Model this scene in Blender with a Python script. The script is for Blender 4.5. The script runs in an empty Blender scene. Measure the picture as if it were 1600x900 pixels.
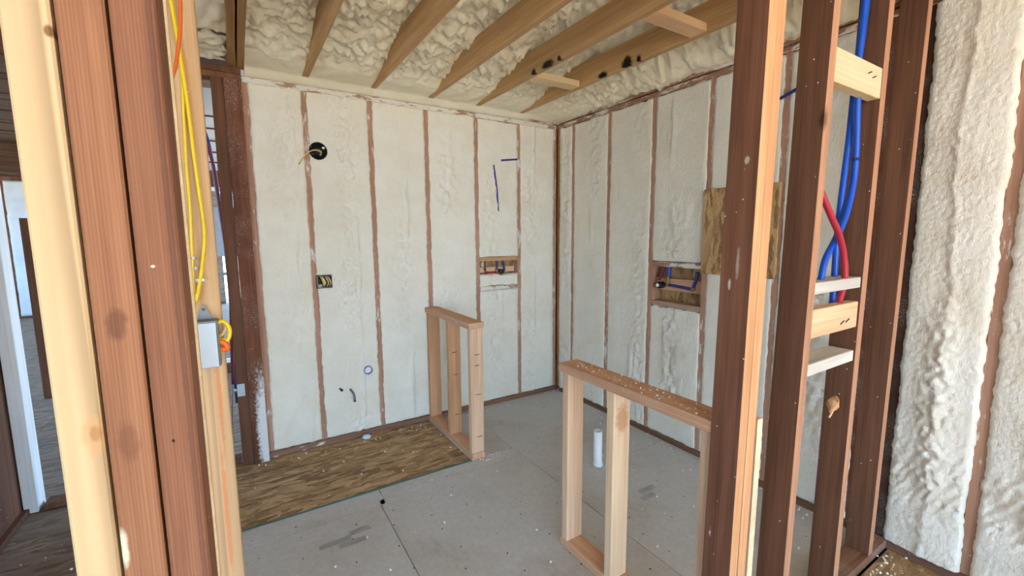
import bpy, bmesh, math, random
from mathutils import Vector, Matrix, noise
random.seed(7)
S = bpy.context.scene
COL = S.collection

# ------------------------------------------------------------------ camera
cam_d = bpy.data.cameras.new('camera'); cam = bpy.data.objects.new('camera', cam_d); COL.objects.link(cam)
cam_d.sensor_width = 36; cam_d.lens = 36*683.2/1600; cam_d.clip_start = 0.02
_y, _p, _r = (math.radians(a) for a in (32.06, -6.94, -0.4))
fw = Vector((math.sin(_y)*math.cos(_p), math.cos(_y)*math.cos(_p), math.sin(_p)))
rt = Vector((math.cos(_y), -math.sin(_y), 0)); up = rt.cross(fw)
r2 = rt*math.cos(_r)+up*math.sin(_r); u2 = -rt*math.sin(_r)+up*math.cos(_r)
M = Matrix((r2, u2, -fw)).transposed().to_4x4(); M.translation = (-2.4255, -3.1208, 1.4288)
cam.matrix_world = M
S.camera = cam

# ------------------------------------------------------------------ light
W = bpy.data.worlds.new('sky'); S.world = W; W.use_nodes = True
bg = W.node_tree.nodes['Background']; bg.inputs[0].default_value = (0.42, 0.675, 1.0, 1); bg.inputs[1].default_value = 8.0
sun_d = bpy.data.lights.new('sun', 'SUN'); sun_d.energy = 26; sun_d.angle = 0.01; sun_d.color = (1, .90, .74)
sun = bpy.data.objects.new('sun', sun_d); COL.objects.link(sun); sun.rotation_euler = (math.radians(48), 0, math.radians(-12))
S.view_settings.view_transform = 'Standard'; S.view_settings.look = 'None'
S.view_settings.exposure = 0.68; S.view_settings.gamma = 1; S.view_settings.use_curve_mapping = False

# ------------------------------------------------------------------ materials
class NT:
    def __init__(s, name):
        s.m = bpy.data.materials.new(name); s.m.use_nodes = True; s.t = s.m.node_tree
        s.b = s.t.nodes['Principled BSDF']
    def n(s, typ, ins=None, **kw):
        o = s.t.nodes.new('ShaderNode'+typ)
        for k, v in kw.items(): setattr(o, k, v)
        for k, v in (ins or {}).items(): s.set(o.inputs[k], v)
        return o
    def set(s, sock, v):
        if isinstance(v, bpy.types.NodeSocket): s.t.links.new(v, sock)
        elif isinstance(v, bpy.types.Node): s.t.links.new(v.outputs[0], sock)
        else:
            if hasattr(sock.default_value, '__len__') and len(sock.default_value) == 4 and len(v) == 3: v = (*v, 1)
            sock.default_value = v
    def math(s, op, a, b=0.0, c=None):
        o = s.n('Math', {0: a, 1: b}, operation=op)
        if c is not None: s.set(o.inputs[2], c)
        return o.outputs[0]
    def vmath(s, op, a, b=None):
        o = s.n('VectorMath', {0: a}, operation=op)
        if b is not None: s.set(o.inputs[1], b)
        return o.outputs[0]
    def noise(s, vec, scale, detail=3, rough=.55, dist=0.0):
        return s.n('TexNoise', {'Vector': vec, 'Scale': scale, 'Detail': detail, 'Roughness': rough, 'Distortion': dist}).outputs[0]
    def ramp(s, f, *stops, interp='LINEAR'):
        o = s.n('ValToRGB', {0: f}); r = o.color_ramp; r.interpolation = interp
        while len(r.elements) < len(stops): r.elements.new(.5)
        for e, (p, c) in zip(r.elements, stops):
            e.position = p; e.color = (*c, 1) if hasattr(c, '__len__') else (c, c, c, 1)
        return o.outputs[0]
    def mix(s, f, a, b):
        o = s.n('Mix', data_type='RGBA'); s.set(o.inputs[0], f); s.set(o.inputs[6], a); s.set(o.inputs[7], b)
        return o.outputs[2]
    def coords(s, rnd=True):
        c = s.n('TexCoord').outputs['Object']
        if rnd:
            r = s.n('ObjectInfo').outputs['Random']
            c = s.vmath('ADD', c, s.n('CombineXYZ', {0: s.math('MULTIPLY', r, 13.7), 1: s.math('MULTIPLY', r, 7.3), 2: s.math('MULTIPLY', r, 29.1)}).outputs[0])
        return c
    def bump(s, h, strength=.3, dist=.005):
        o = s.n('Bump', {'Height': h, 'Strength': strength, 'Distance': dist}); s.set(s.b.inputs['Normal'], o.outputs[0])
    def out(s, color, rough=.8, spec=.3):
        s.set(s.b.inputs['Base Color'], color); s.set(s.b.inputs['Roughness'], rough)
        s.b.inputs['Specular IOR Level'].default_value = spec
        return s.m
def L(r, g, b):  # sRGB 0-255 -> linear
    return tuple(((c/255)/12.92 if c/255 < .04045 else ((c/255+.055)/1.055)**2.4) for c in (r, g, b))

def plain(name, c, rough=.5, metal=0.0, spec=.4, var=.12):
    t = NT(name); v = t.coords()
    f = t.noise(v, 30, 4)
    t.b.inputs['Metallic'].default_value = metal
    return t.out(t.mix(t.math('MULTIPLY', f, var*2), c, tuple(x*.6 for x in c)), rough, spec)

def wood(name, lo, hi, axis='z', grain=1.0, specks=.0, smear=.0, spots=(), knots=.0, rings=1.0, rough=.75, dust=0.0, vari=.18, lines=0.0, cath=0.0):
    t = NT(name); raw = t.coords(False); v = t.coords()
    sc = {'x': (.045, 1, 1), 'y': (1, .045, 1), 'z': (1, 1, .045)}[axis]
    vs = t.vmath('MULTIPLY', v, sc)
    wob = t.noise(vs, 9, 2)
    fig = t.noise(t.vmath('ADD', vs, t.n('CombineXYZ', {0: t.math('MULTIPLY', wob, .10*rings), 1: t.math('MULTIPLY', wob, .07*rings)}).outputs[0]), 42*grain, 3, .6)
    fine = t.noise(t.vmath('MULTIPLY', v, {'x': (.012, 1, 1), 'y': (1, .012, 1), 'z': (1, 1, .012)}[axis]), 330*grain, 2)
    f = t.math('ADD', t.math('MULTIPLY', fig, .62), t.math('MULTIPLY', fine, .42))
    col = t.ramp(f, (.36, lo), (.68, hi))
    if lines > 0:
        wv = t.n('TexWave', {'Vector': t.vmath('MULTIPLY', v, {'x': (.01, 1, 1), 'y': (1, .01, 1), 'z': (1, 1, .01)}[axis]), 'Scale': 95.0, 'Distortion': 5.0, 'Detail': 2.0, 'Detail Scale': .6}, bands_direction='X' if axis != 'x' else 'Y').outputs[1]
        col = t.mix(t.math('MULTIPLY', wv, lines), col, tuple(x*.45 for x in lo))
    if cath > 0:
        wv = t.n('TexWave', {'Vector': t.vmath('MULTIPLY', v, {'x': (.05, 1, 1), 'y': (1, .05, 1), 'z': (1, 1, .05)}[axis]), 'Scale': 11.0, 'Distortion': 5.5, 'Detail': 1.0, 'Detail Scale': 1.2}, bands_direction='X' if axis != 'x' else 'Y', wave_profile='SAW').outputs[1]
        col = t.mix(t.math('MULTIPLY', t.ramp(wv, (.55, 0.0), (.93, 1.0), (1.0, 0.0)), cath), col, tuple(x*.62 for x in lo))
    # whole-board tone
    big = t.noise(t.vmath('MULTIPLY', v, {'x': (.3, 1, 1), 'y': (1, .3, 1), 'z': (1, 1, .3)}[axis]), 3.5, 3)
    col = t.mix(t.math('MULTIPLY', t.ramp(big, (.4, 0.0), (.75, 1.0)), vari*2), col, tuple(x*.55 for x in lo))
    h = f
    if knots > 0:
        vo = t.n('TexVoronoi', {'Vector': t.vmath('MULTIPLY', v, {'x': (.45, 1, 1), 'y': (1, .45, 1), 'z': (1, 1, .45)}[axis]), 'Scale': 5.5})
        sel = t.n('SeparateColor', {0: vo.outputs['Color']}).outputs[0]
        k = t.math('MULTIPLY', t.math('LESS_THAN', sel, knots), t.ramp(t.math('ADD', vo.outputs['Distance'], t.math('MULTIPLY', t.noise(v, 90, 2), .03)), (.05, 1.0), (.115, 0.0)))
        col = t.mix(t.math('MULTIPLY', k, .8), col, tuple(x*.28 for x in lo))
    for (c, rad, color, amt) in spots:
        d = t.vmath('DIVIDE', t.vmath('SUBTRACT', raw, c), rad)
        d = t.n('VectorMath', {0: d}, operation='LENGTH').outputs['Value']
        d = t.math('ADD', d, t.math('MULTIPLY', t.math('SUBTRACT', t.noise(raw, 70, 3), .5), .9))
        col = t.mix(t.math('MULTIPLY', t.ramp(d, (.55, 1.0), (1.0, 0.0)), amt), col, color)
    if dust > 0:   # powdery white dust
        dn = t.ramp(t.noise(v, 420, 2), (.56, 0.0), (.68, 1.0)); dm = t.ramp(t.noise(v, 5, 2), (.45, 0.0), (.65, 1.0))
        col = t.mix(t.math('MULTIPLY', t.math('MULTIPLY', dn, dm), dust), col, L(226, 222, 214))
    if specks > 0:
        vo = t.n('TexVoronoi', {'Vector': v, 'Scale': 62, 'Randomness': 1.0})
        sel = t.n('SeparateColor', {0: vo.outputs['Color']}).outputs[1]
        near = t.ramp(t.math('ADD', vo.outputs['Distance'], t.math('MULTIPLY', t.noise(v, 300, 1), .12)), (.15, 1.0), (.2, 0.0))
        col = t.mix(t.math('MULTIPLY', near, t.math('LESS_THAN', sel, specks)), col, L(232, 228, 212))
    if smear > 0:
        sm = t.noise(t.vmath('MULTIPLY', v, {'x': (.25, 1, 1), 'y': (1, .25, 1), 'z': (1, 1, .25)}[axis]), 34, 5, .72)
        sm2 = t.noise(v, 3.3, 2)
        m_ = t.ramp(t.math('ADD', sm, t.math('MULTIPLY', t.math('SUBTRACT', sm2, .5), .55)), (.70-smear*.28, 0.0), (.78-smear*.28, 1.0))
        col = t.mix(m_, col, L(222, 214, 202))
    t.bump(h, .35, .0015)
    return t.out(col, rough, .25)

def foam_mat(name, c, c2, scale=1.0, b=.5, vertical=True):
    t = NT(name); v = t.coords()
    n1 = t.noise(v, 7*scale, 4); n2 = t.noise(t.vmath('MULTIPLY', v, (1, 1, .5)) if vertical else v, 85*scale, 5, .62); n3 = t.noise(v, 260*scale, 2)
    col = t.mix(t.ramp(n1, (.35, 0.0), (.7, 1.0)), c, c2)
    col = t.mix(t.math('MULTIPLY', t.ramp(n2, (.62, 0.0), (.8, 1.0)), .25), col, L(196, 178, 138))
    t.bump(t.math('ADD', n2, t.math('MULTIPLY', n3, .35)), b, .006)
    return t.out(col, .85, .25)

def osb_mat(name, lo, mid, hi, grey=0.0, along=(1, 0), side=False):
    t = NT(name); v = t.coords()
    if side:
        q = t.n('SeparateXYZ', {0: v}); v = t.n('CombineXYZ', {0: q.outputs[1], 1: q.outputs[2], 2: q.outputs[0]}).outputs[0]
    col = None; H = None
    for k, (sc, off) in enumerate(((15, 0), (11, 3.3), (20, 8.1))):
        vv = t.vmath('ADD', v, (off, off*1.7, off*.6))
        vv = t.vmath('ADD', vv, t.vmath('MULTIPLY', t.n('TexNoise', {'Vector': vv, 'Scale': 6.0}).outputs['Color'], (.06, .06, .06)))
        st = (.2, 1, 1) if along[0] else (1, .2, 1)
        vo = t.n('TexVoronoi', {'Vector': t.vmath('MULTIPLY', vv, st), 'Scale': sc*2.6, 'Randomness': 1.0})
        sc_ = t.n('SeparateColor', {0: vo.outputs['Color']})
        ang = t.math('MULTIPLY', t.math('SUBTRACT', sc_.outputs[0], .5), 2.4)
        rv = t.n('VectorRotate', {'Vector': vv, 'Angle': ang}, rotation_type='Z_AXIS').outputs[0]
        fib = t.noise(t.vmath('MULTIPLY', rv, (.07, 1, 1) if along[0] else (1, .07, 1)), 120, 3)
        tone = t.math('ADD', t.math('MULTIPLY', sc_.outputs[1], .55), t.math('MULTIPLY', fib, .6))
        c = t.ramp(tone, (.22, lo), (.55, mid), (.95, hi))
        if col is None: col, H = c, tone
        else:
            m_ = t.math('GREATER_THAN', sc_.outputs[2], .5)
            col = t.mix(m_, col, c)
    if grey: col = t.mix(t.math('MULTIPLY', t.noise(v, 2.2, 3), grey), col, L(120, 112, 108))
    sp = t.n('TexVoronoi', {'Vector': v, 'Scale': 30}); se = t.n('SeparateColor', {0: sp.outputs['Color']}).outputs[0]
    col = t.mix(t.math('MULTIPLY', t.ramp(sp.outputs['Distance'], (.05, 1.0), (.09, 0.0)), t.math('LESS_THAN', se, .12)), col, L(226, 222, 210))
    t.bump(H, .4, .002)
    return t.out(col, .8, .25)

def cement_mat():
    t = NT('cement_board'); v = t.coords(False)
    n1 = t.noise(v, 1.6, 4, .6); n2 = t.noise(v, 38, 4, .7); n3 = t.noise(v, 600, 2)
    col = t.ramp(t.math('ADD', t.math('MULTIPLY', n2, .5), t.math('MULTIPLY', n3, .5)), (.3, L(176, 173, 169)), (.7, L(205, 202, 198)))
    col = t.mix(t.math('MULTIPLY', t.ramp(n1, (.48, 0.0), (.72, 1.0)), .55), col, L(168, 148, 124))
    # trowelled thin-set smears
    tr = t.noise(t.vmath('MULTIPLY', v, (1, .25, 1)), 60, 2); mm = t.ramp(t.noise(v, 2.7, 2), (.56, 0.0), (.66, 1.0))
    col = t.mix(t.math('MULTIPLY', t.math('MULTIPLY', t.ramp(tr, (.5, 0.0), (.62, 1.0)), mm), .18), col, L(120, 118, 116))
    t.bump(n2, .12, .002)
    return t.out(col, .8, .2)

FOAM = (L(238, 231, 215), L(232, 223, 202))
m_foam = foam_mat('spray_foam_scraped', *FOAM, 1.0, 1.0)
m_foam_rough = foam_mat('spray_foam_rough', L(236, 229, 214), L(228, 217, 196), .8, .8)
m_foam_ceil = foam_mat('spray_foam_ceiling', L(240, 234, 214), L(234, 224, 196), .6, .35, False)
RED_LO, RED_HI = L(92, 60, 42), L(138, 94, 68)
m_red = wood('redwood_old', RED_LO, RED_HI, 'z', 1.0, .022, knots=.05)
m_red2 = wood('redwood_dark', L(86, 55, 38), L(122, 82, 58), 'z', .8, .045, knots=.07)
m_red_dust = wood('redwood_dusty', L(84, 50, 36), L(122, 78, 58), 'z', .8, .05, dust=.9)
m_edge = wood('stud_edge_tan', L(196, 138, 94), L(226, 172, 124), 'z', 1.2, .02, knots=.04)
m_strip = wood('foam_smeared_stud', L(164, 120, 96), L(192, 148, 122), 'z', 1.0, .05, smear=.34)
m_strip_x = wood('foam_smeared_plate_x', L(150, 112, 92), L(176, 138, 116), 'x', 1.0, .05, smear=1.02)
m_strip_y = wood('foam_smeared_plate_y', L(146, 106, 84), L(174, 134, 110), 'y', 1.0, .05, smear=.72)
m_sole_x = wood('sole_plate_x', L(110, 76, 58), L(150, 112, 88), 'x', 1.0, .1, smear=.22)
m_sole_y = wood('sole_plate_y', L(100, 68, 52), L(140, 102, 80), 'y', 1.0, .1, smear=.16)
m_joist = wood('joist_fir', L(178, 140, 96), L(210, 172, 124), 'y', .8, .02, knots=.07, smear=.02)
m_fir_z = wood('new_fir_z', L(204, 162, 128), L(232, 196, 162), 'z', .7, .015, knots=.06)
m_fir_y = wood('new_fir_y', L(190, 140, 106), L(220, 174, 138), 'y', .7, .03, knots=.04, dust=.8)
m_fir_x = wood('new_fir_x', L(214, 168, 126), L(240, 204, 164), 'x', .7, .015, knots=.05)
m_pale_x = wood('pale_block_x', L(226, 196, 150), L(246, 226, 188), 'x', .6, .01)
m_grey_x = wood('weathered_block_x', L(186, 178, 166), L(226, 218, 204), 'x', .8, .03)
m_dark_y = wood('dark_deck_x', L(70, 50, 38), L(104, 76, 56), 'x', .8, .01)
m_lit_post = wood('window_lit_white_post', L(214, 214, 212), L(240, 240, 238), 'z', .7, .02)  # white post; light from the far window is painted into its bright colour
m_osb = osb_mat('osb_bath', L(112, 84, 58), L(162, 130, 94), L(202, 172, 132))
m_osb_dark = osb_mat('osb_weathered', L(92, 74, 60), L(134, 112, 92), L(166, 146, 124), .6)
m_osb_patch = osb_mat('osb_patch', L(122, 90, 58), L(172, 136, 94), L(208, 170, 116), along=(0, 1), side=True)
m_cement = cement_mat()
m_teal = plain('teal_membrane', L(52, 140, 138), .5)
m_steel = plain('galvanised_steel', L(172, 182, 190), .38, .55, .5, .2)
m_steel_d = plain('dull_steel', L(120, 124, 128), .45, .7)
m_black = plain('black_plastic', L(22, 22, 24), .35)
m_white = plain('white_pvc', L(238, 238, 236), .35)
m_yellow = plain('yellow_cable', L(244, 210, 40), .4)
m_cream = plain('cream_wire', L(226, 194, 116), .45)
m_orange = plain('orange_cable', L(246, 116, 40), .45)
m_blue = plain('blue_pex', L(18, 82, 190), .35)
m_navy = plain('navy_pex', L(36, 52, 128), .4)
m_redp = plain('red_pex', L(176, 40, 58), .35)
m_maroon = plain('maroon_pex', L(104, 26, 44), .4)
m_brass = plain('brass', L(150, 118, 78), .4, .8)
m_purple = plain('primer_purple', L(150, 130, 170), .5)
m_ground = plain('dry_ground', L(196, 182, 160), .95)
m_gap = plain('dark_gap', L(40, 34, 30), .9)
m_wrap = plain('house_wrap', L(226, 230, 236), .7)
m_glue = plain('dried_foam_drip', L(216, 210, 180), .7)
m_ink = plain('pencil_ink', L(40, 40, 44), .8)

# ------------------------------------------------------------------ mesh helpers
def link(name, me, parent=None, mat=None):
    o = bpy.data.objects.new(name, me); COL.objects.link(o)
    if parent is not None: o.parent = parent
    if mat is not None and me is not None and not me.materials: me.materials.append(mat)
    return o
def tag(o, label=None, cat=None, group=None, kind=None):
    for k, v in (('label', label), ('category', cat), ('group', group), ('kind', kind)):
        if v: o[k] = v
    return o
def empty(name, loc=(0, 0, 0), **kw):
    o = bpy.data.objects.new(name, None); COL.objects.link(o); o.location = loc; o.empty_display_size = .05
    return tag(o, **kw)
_cache = {}
def box_mesh(sx, sy, sz, bev=.002, mats=None):
    key = (round(sx, 4), round(sy, 4), round(sz, 4), bev, tuple(m.name for m in mats) if mats else None)
    if key in _cache: return _cache[key]
    bm = bmesh.new(); bmesh.ops.create_cube(bm, size=1)
    bmesh.ops.scale(bm, vec=(sx, sy, sz), verts=bm.verts)
    if bev: bmesh.ops.bevel(bm, geom=list(bm.edges), offset=bev, segments=1, affect='EDGES')
    me = bpy.data.meshes.new('box'); bm.to_mesh(me); bm.free(); _cache[key] = me
    if mats:
        for m in mats: me.materials.append(m)
    return me
def box(name, lo, hi, mat, parent=None, bev=.002, rot=None, pieces=None):
    """axis-aligned board between two corners in the parent's space; origin at its centre"""
    lo, hi = Vector(lo), Vector(hi); d = hi-lo
    me = box_mesh(d.x, d.y, d.z, bev, [mat])
    o = link(name, me, parent); o.location = (lo+hi)/2
    if rot: o.rotation_euler = rot
    return o
def mesh_from(name, V, F, mat, parent=None, smooth=True):
    me = bpy.data.meshes.new(name); me.from_pydata(V, [], F)
    if smooth: me.polygons.foreach_set('use_smooth', [True]*len(me.polygons))
    me.update()
    return link(name, me, parent, mat)
def catmull(P, k=8):
    P = [Vector(p) for p in P]; Q = [P[0]*2-P[1]]+P+[P[-1]*2-P[-2]]; out = []
    for i in range(1, len(Q)-2):
        for j in range(k):
            t = j/k; a, b, c, d = Q[i-1], Q[i], Q[i+1], Q[i+2]
            out.append(.5*((2*b)+(c-a)*t+(2*a-5*b+4*c-d)*t*t+(3*b-a-3*c+d)*t**3))
    out.append(P[-1]); return out
def tube(name, P, r, mat, parent=None, k=8, n=10, flat=None, origin=None):
    C = catmull(P, k) if len(P) > 2 else [Vector(p) for p in P]
    if origin is not None: C = [c-Vector(origin) for c in C]
    V, F = [], []; ref = None
    for i, c in enumerate(C):
        t = (C[min(i+1, len(C)-1)]-C[max(i-1, 0)]).normalized()
        if ref is None: ref = Vector((0, 1, 0)) if abs(t.y) < .9 else Vector((1, 0, 0))
        a = (ref-t*ref.dot(t)).normalized(); b = t.cross(a); ref = a
        for j in range(n):
            q = 2*math.pi*j/n; rx, ry = (r, r) if not flat else flat
            V.append(c+a*rx*math.cos(q)+b*ry*math.sin(q))
    for i in range(len(C)-1):
        for j in range(n): F.append((i*n+j, i*n+(j+1) % n, (i+1)*n+(j+1) % n, (i+1)*n+j))
    F.append(tuple(range(n-1, -1, -1))); F.append(tuple((len(C)-1)*n+j for j in range(n)))
    o = mesh_from(name, V, F, mat, parent)
    if origin is not None and parent is None: o.location = origin
    return o
def lathe(name, prof, mat, parent=None, n=28, axis='z', loc=(0, 0, 0), smooth=True):
    V, F = [], []
    for r, h in prof:
        for j in range(n):
            q = 2*math.pi*j/n; x, y = r*math.cos(q), r*math.sin(q)
            V.append({'z': (x, y, h), 'y': (x, h, y), 'x': (h, x, y)}[axis])
    for i in range(len(prof)-1):
        for j in range(n): F.append((i*n+j, i*n+(j+1) % n, (i+1)*n+(j+1) % n, (i+1)*n+j))
    o = mesh_from(name, V, F, mat, parent, smooth); o.location = loc; return o
def nz(x, y, z): return noise.noise(Vector((x, y, z)))
def fr(x, y, z, o=3): return noise.fractal(Vector((x, y, z)), 1.0, 2.1, o)
def sstep(a, b, x):
    t = max(0, min(1, (x-a)/(b-a))) if a != b else float(x > a); return t*t*(3-2*t)

def foam_panel(parent, wall, a0, a1, z0, z1, style='scraped', ridge=None, seed=0.0, mat=None, res=.0135, bulge=.0, edge=.005, top_rag=.006, holes=()):
    """spray foam filling one bay. wall 'A': runs in x on the plane y=0; wall 'B': runs in y on x=0. a0<a1."""
    na = max(6, int((a1-a0)/res)); nzr = max(4, int((z1-z0)/res)); V, F = [], []
    w = a1-a0; mid = ridge if ridge is not None else a0+w*(.42+.2*(math.sin(seed*5.1)))
    oa, oz = (a0+a1)/2, z0
    for j in range(nzr+1):
        z = z0+(z1-z0)*j/nzr
        eL = edge*fr(seed, z*24, 1.3)+edge*.9*nz(seed, z*5, 9.); eR = edge*fr(seed+4, z*24, 7.7)+edge*.9*nz(seed+2, z*5, 3.)
        for i in range(na+1):
            u = i/na; a = a0+w*u+(eL*(1-u)**6+eR*u**6)
            zz = z
            if j == nzr: zz += top_rag*fr(a*22, seed, 2)
            if j == 0: zz += top_rag*.5*fr(a*22, seed, 5)
            if style == 'scraped':
                band = math.exp(-((a-mid-.03*nz(z*2.2, seed, 0))/(.075+.03*nz(z*1.7, seed, 4)))**2)*sstep(-.15, .35, nz(z*1.3+seed*3, seed, 1)+.15)
                d = .003+.0022*fr(a*18, z*14, seed, 4)+band*(.020*fr(a*34, z*30, seed, 4)+.004)
                rg = a-mid-.05-.012*nz(z*6, seed, 2)
                d += .015*math.exp(-(rg/.009)**2)*sstep(.0, .25, nz(z*1.6+9, seed, 3))*(1+.8*nz(z*40, seed, 0))
            else:
                d = .012+bulge*math.sin(math.pi*min(1, max(0, u)))**.5
                d += .0034*fr(a*85+z*30, z*70-a*26, seed, 2)+.004*nz(a*9, z*7, seed)
                # old pour ridge running down the bay
                c = a-mid-.030*nz(z*1.4, seed, 0)-.012*nz(z*7, seed, 2)-.006*nz(z*24, seed, 6); low = sstep(1.3, .9, z)*sstep(.25, .45, z)
                d += (.004+.012*low)*math.exp(-(c/(.016+.030*low))**2)*(1+1.1*nz(a*44, z*36, seed+5))
                d += .010*sstep(.62, .42, z)*sstep(.18, .32, z)*nz(a*44+z*26, z*20, seed+8)
                d += .006*sstep(.010, -.010, c)
            e = min(u, 1-u)*w; d *= .35+.65*sstep(0, .025 if style == 'scraped' else .010, e)
            V.append((a-oa, -d, zz-oz) if wall == 'A' else (-d, a-oa, zz-oz))
    W_ = na+1
    for j in range(nzr):
        for i in range(na):
            ca = a0+w*(i+.5)/na; cz = z0+(z1-z0)*(j+.5)/nzr
            if any((abs(ca-ha)/ra)**p_+(abs(cz-hz)/rz)**p_ < 1 for ha, hz, ra, rz, p_ in holes): continue
            q = (j*W_+i, j*W_+i+1, (j+1)*W_+i+1, (j+1)*W_+i)
            F.append(q if wall == 'A' else q[::-1])
    loop = [i for i in range(W_)]+[j*W_+na for j in range(1, nzr+1)]+[nzr*W_+i for i in range(na-1, -1, -1)]+[j*W_ for j in range(nzr-1, 0, -1)]
    b0 = len(V)
    for q in loop:
        p = V[q]; V.append((p[0], .085, p[2]) if wall == 'A' else (.085, p[1], p[2]))
    n = len(loop)
    for k in range(n):
        q = (loop[k], b0+k, b0+(k+1) % n, loop[(k+1) % n]); F.append(q if wall == 'A' else q[::-1])
    o = mesh_from('foam_panel', V, F, mat or m_foam, parent)
    o.location = (oa, 0, oz) if wall == 'A' else (0, oa, oz)
    return o

T, D = .038, .089
ZS = 2.33                      # underside of the top plates
ZJ = 2.40                      # underside of the joists
FY = -2.465                    # camera-side face of the partition in front
BY = FY+.09

# ------------------------------------------------------------------ floor
floor = empty('floor', kind='structure')
box('subfloor_base', (-8, -7.2, -.10), (.1, 9, -.030), m_gap, floor, 0)
def panel(lo, hi, z, mat, nm='osb_panel', th=.018):
    return box(nm, (lo[0], lo[1], z-th), (hi[0], hi[1], z), mat, floor, .0015)
panel((-2.545, -.742), (-1.246, .085), -.004, m_osb)
for i in range(5):
    for j in range(7):
        x0 = -2.55-1.22*(i+1); y0 = -7.0+j*2.44+(1.22 if i % 2 else 0)
        if y0 > 8.1: continue
        panel((x0+.002, y0+.002), (x0+1.218, min(y0+2.438, 9)), -.004, m_osb_dark)
for j in range(3):
    for i in range(2):
        panel((-2.548+i*1.274, -7+j*1.51), (-1.276+i*1.274, -5.492+j*1.51), -.004, m_osb_dark if j < 1 else m_osb)
for j in range(2):
    panel((-2.548, .09+1.15*j), (-1.3, 1.236+1.15*j), -.004, m_osb_dark)
G = .0016
for lo, hi in (((-2.545, -.897), (-1.838, -.744)), ((-1.838, -.85), (-.937, -.744)), ((-2.545, BY), (-1.868, -.897)),
               ((-1.868, BY), (-.937, -.85)), ((-1.246, -.744), (-.937, .0)), ((-.937, -1.22), (0, 0)), ((-.937, BY), (0, -1.22))):
    panel((lo[0]+G, lo[1]+G), (hi[0]-G, hi[1]-G), 0, m_cement, 'cement_board', .012)
# teal waterproofing edge where the boards stop at the bare panel
V, F = [], []
N = 60
for i in range(N+1):
    x = -2.52+1.27*i/N; wv = .002*nz(x*9, 3, 1); e = .006+.003*nz(x*14, 1, 5)
    V += [(x, -.748+wv-e*.3, .0012), (x, -.741+wv+e, .0016+.003*abs(nz(x*20, 2, 2))), (x, -.738+wv+e, -.006)]
    if i: b = 3*i; F += [(b-3, b, b+1, b-2), (b-2, b+1, b+2, b-1)]
mesh_from('membrane_edge', V, F, m_teal, floor)
# screw heads and foam crumbs
def scatter(name, pts, mat, rfun, parent, hfac=.5):
    V, F = [], []
    for (x, y, z) in pts:
        r = rfun(); b = len(V); n = 6; a0 = random.random()*6
        for k in range(n):
            a = a0+k*math.pi/3; rr = r*random.uniform(.75, 1.2); V.append((x+rr*math.cos(a), y+rr*math.sin(a), z))
        for k in range(n):
            a = a0+k*math.pi/3; rr = r*random.uniform(.5, .8); V.append((x+rr*math.cos(a), y+rr*math.sin(a), z+r*hfac))
        V.append((x, y, z+r*hfac*1.2))
        for k in range(n):
            F.append((b+k, b+(k+1) % n, b+n+(k+1) % n, b+n+k)); F.append((b+n+k, b+n+(k+1) % n, b+2*n))
    o = mesh_from(name, V, F, mat, parent, False); tag(o, kind='stuff'); return o
pts = []
for i in range(13):
    for j in range(12):
        x = -2.45+.2*i+random.uniform(-.035, .035); y = -.82-.2*j*.72+random.uniform(-.035, .035)
        if y > BY+.03 and x < -.02: pts.append((x, y, .0002))
for i in range(6):
    for j in range(4):
        x = -1.1+.2*i+random.uniform(-.03, .03)
        if x < -.03: pts.append((x, -.1-.2*j+random.uniform(-.03, .03), .0002))
scatter('screw_heads', pts, m_ink, lambda: random.uniform(.003, .0048), floor, .15)
pts = [(random.uniform(-2.45, -.03), random.uniform(BY+.02, -.05), .0) for _ in range(210)]
pts += [(-1.14+random.gauss(0, .05), -.76+random.gauss(0, .03), 0) for _ in range(40)]
pts += [(random.uniform(-.12, -.01), random.uniform(BY, -.1), 0) for _ in range(70)]
pts += [(random.uniform(-2.4, -1.3), random.uniform(-.12, -.04), -.003) for _ in range(50)]
pts += [(random.uniform(-3.4, -2.6), random.uniform(-1.2, 1.5), -.003) for _ in range(60)]
pts += [(-.2+random.gauss(0, .12), -2.52+random.gauss(0, .03), -.003) for _ in range(60)]
scatter('foam_crumbs', pts, m_foam, lambda: random.choice((.0018, .0025, .0035, .006)), floor, .9)
# printed hatch marks on the boards
for (x, y, w) in ((-2.20, -1.06, .14), (-2.06, -1.03, .10), (-2.12, -1.10, .12), (-.62, -1.55, .12), (-.66, -1.6, .1)):
    V, F = [], []
    for k in range(6):
        b = len(V); yy = y-k*.006
        V += [(x, yy, .0006), (x+w, yy+.002, .0006), (x+w, yy+.004, .0006), (x, yy+.002, .0006)]; F.append((b, b+1, b+2, b+3))
    mesh_from('printed_mark', V, F, m_steel_d, floor, False)

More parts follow.
